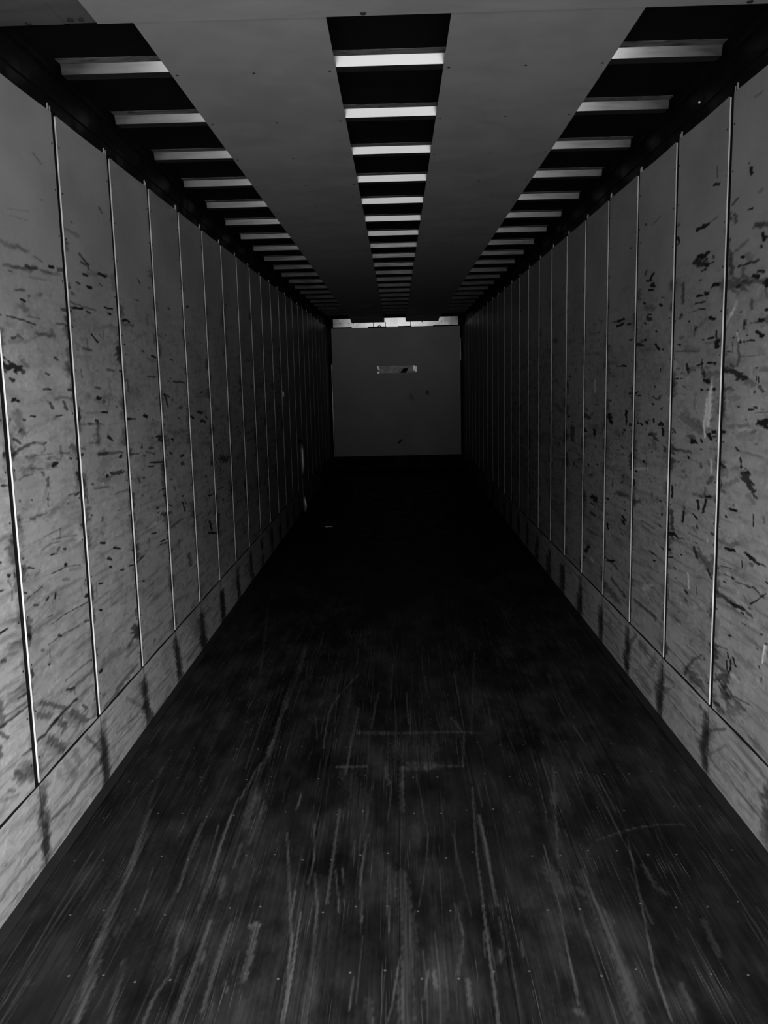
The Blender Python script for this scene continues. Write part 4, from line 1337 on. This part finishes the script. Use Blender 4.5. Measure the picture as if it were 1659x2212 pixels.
o = boxes('kick_plate', [(-1.24, 1.24, BACK-.012, BACK+.03, 0, .2545)], DARKP); tag(o, 'black kick plate along the floor below the far grey panel', 'kick plate')
o = boxes('trim_5', [(-1.255, -1.215, BACK+.002, BACK+.03, .25, 2.60), (1.22, 1.255, BACK+.002, BACK+.03, .25, 2.60)], DARKP)
o['kind'] = 'structure'
# placard with torn ends
t = thing('worn_placard', 'narrow horizontal sticker with torn bright ends on the far grey panel', 'sticker', (.02, BACK-.003, 1.86))
PLM = metal_sheet('faded_sticker', .45*1.25, .42, .6, .25, (9, 1, 20))
BRT = metal_sheet('torn_foil', .85, .27, .9, .5, (30, 1, 40))
boxes('sticker_sheet', [(-.365, .365, -.001, .001, -.065, .068)], PLM, t)
for q in ((-.368, -.345, -.0022, -.0011, .02, .068), (-.352, -.325, -.0022, -.0011, -.005, .022), (-.368, -.330, -.0022, -.0011, -.064, -.04)): boxes('torn_scrap', [q], BRT, t)
for q in ((.305, .337, -.0022, -.0011, -.03, .066), (.338, .365, -.0022, -.0011, -.045, .05)): boxes('torn_scrap', [q], BRT, t)
V = [(.05, -.0025, -.062), (.10, -.0025, -.015), (.115, -.0025, .015), (.19, -.0025, .022), (.205, -.0025, -.012), (.185, -.0025, -.032), (.16, -.0025, -.065)]
put('dark_smear', mesh('dark_smear', V, [tuple(range(len(V)))], SPOTM), None, t)
# bright rail over the bulkhead
t = thing('riveted_rail', 'bright aluminium rail with rivets over the top of the far grey panel', 'rail', (0, BACK, 2.63)); t.rotation_euler = (.06, 0, 0)      # leans slightly into the trailer
boxes('rail', [(-1.145, 1.165, -.020, .03, .022, .172)], RAILB, t)
boxes('lower_lip', [(-.80, -.50, -.028, -.02, .006, .020), (-.16, .05, -.028, -.02, .006, .018), (.30, .70, -.028, -.02, .010, .020)], RAILB, t)
boxes('centre_plate', [(-.165, .235, -.026, -.0205, .045, .172)], RAILB, t)['label'] = 'raised brighter centre plate'
for xx in (-1.02, -.85, -.77, -.57, .50, .86): 
    s = bpy.data.objects.new('rivet', dome('rivet', .011, .004, RIVETM, (0, -1, 0))); C.objects.link(s); s.parent = t; s.location = (xx, -.0205, .09)
boxes('splice_gap', [(-.405, -.395, -.0225, -.0203, .022, .10), (-.185, -.172, -.0225, -.0203, .022, .10), (.28, .29, -.0225, -.0203, .022, .13)], SPOTM, t)
V, Fc = [], []
for i in range(13):
    q = math.pi*i/12
    for rr in (.028, .042): V.append((-.29+rr*math.cos(q), -.03, .0+rr*math.sin(q))); V.append((-.29+rr*math.cos(q), -.022, .0+rr*math.sin(q)))
for i in range(12):
    b_ = 4*i; Fc += [(b_, b_+2, b_+6, b_+4), (b_+1, b_+5, b_+7, b_+3), (b_, b_+4, b_+5, b_+1), (b_+2, b_+3, b_+7, b_+6)]
put('loop', mesh('loop', V, Fc, SPOTM), None, t)

# ------------------------------------------------------------------ small things in the dark
# webbing strap hanging off the left wall
pts = [(-1.222, .90, .020, 70), (-1.219, .84, .026, 35), (-1.217, .76, .027, 10), (-1.214, .68, .025, 0), (-1.214, .60, .024, 15), (-1.217, .53, .022, 35), (-1.220, .45, .020, 62), (-1.221, .38, .020, 84),
       (-1.219, .30, .020, 80), (-1.213, .22, .021, 52), (-1.204, .14, .024, 20), (-1.199, .08, .025, 5), (-1.203, .02, .022, 30), (-1.212, .004, .018, 55)]
V, Fc = [], []
sub = []
for i in range(len(pts)-1):
    for q in range(4):
        f_ = q/4; sub.append(tuple(pts[i][c]*(1-f_)+pts[i+1][c]*f_ for c in range(4)))
sub.append(pts[-1])
for x, z, hw, an in sub:
    an = math.radians(an); dx, dy = hw*math.cos(an), hw*math.sin(an)
    for s_ in (-1, 1):
        for th in (-.0009, .0009): V.append((x+s_*dx-th*math.sin(an)+1.22, s_*dy-th*math.cos(an), z))
for i in range(len(sub)-1):
    a = 4*i; b_ = a+4; Fc += [(a, a+2, b_+2, b_), (a+1, b_+1, b_+3, a+3), (a, b_, b_+1, a+1), (a+2, a+3, b_+3, b_+2)]
t = thing('cargo_strap', 'pale twisted webbing strap hanging down the left wall in the dark', 'strap', (-1.22, 10.9, 0))
put('webbing', mesh('webbing', V, Fc, STRAPM, True), None, t)
boxes('anchor_clip', [(-.03, .012, -.012, .012, .885, .925)], POSTM, t)
o = boxes('wall_clip', [(-1.2505, -1.234, 9.50, 9.512, 1.50, 1.55), (-1.2505, -1.248, 9.49, 9.52, 1.49, 1.56)], TRIMM)
tag(o, 'small pale metal clip on the left wall above and before the strap', 'clip')
o = boxes('metal_strip', [(-.845, -.765, 9.72, 9.735, 0.0, .006), (-.845, -.835, 9.70, 9.735, 0.0, .004)], NUBM)
tag(o, 'tiny shiny metal strip lying on the dark floor below the far panel corner', 'metal strip')
# small bright rivet head on the right top rail
s = bpy.data.objects.new('rail_bolt', dome('rail_bolt', .006, .006, NUBM, (-.8, -.6, 0))); C.objects.link(s); s.location = (1.252, 3.70, 2.722)
tag(s, 'small bright bolt head on the dark rail above the right wall', 'bolt')
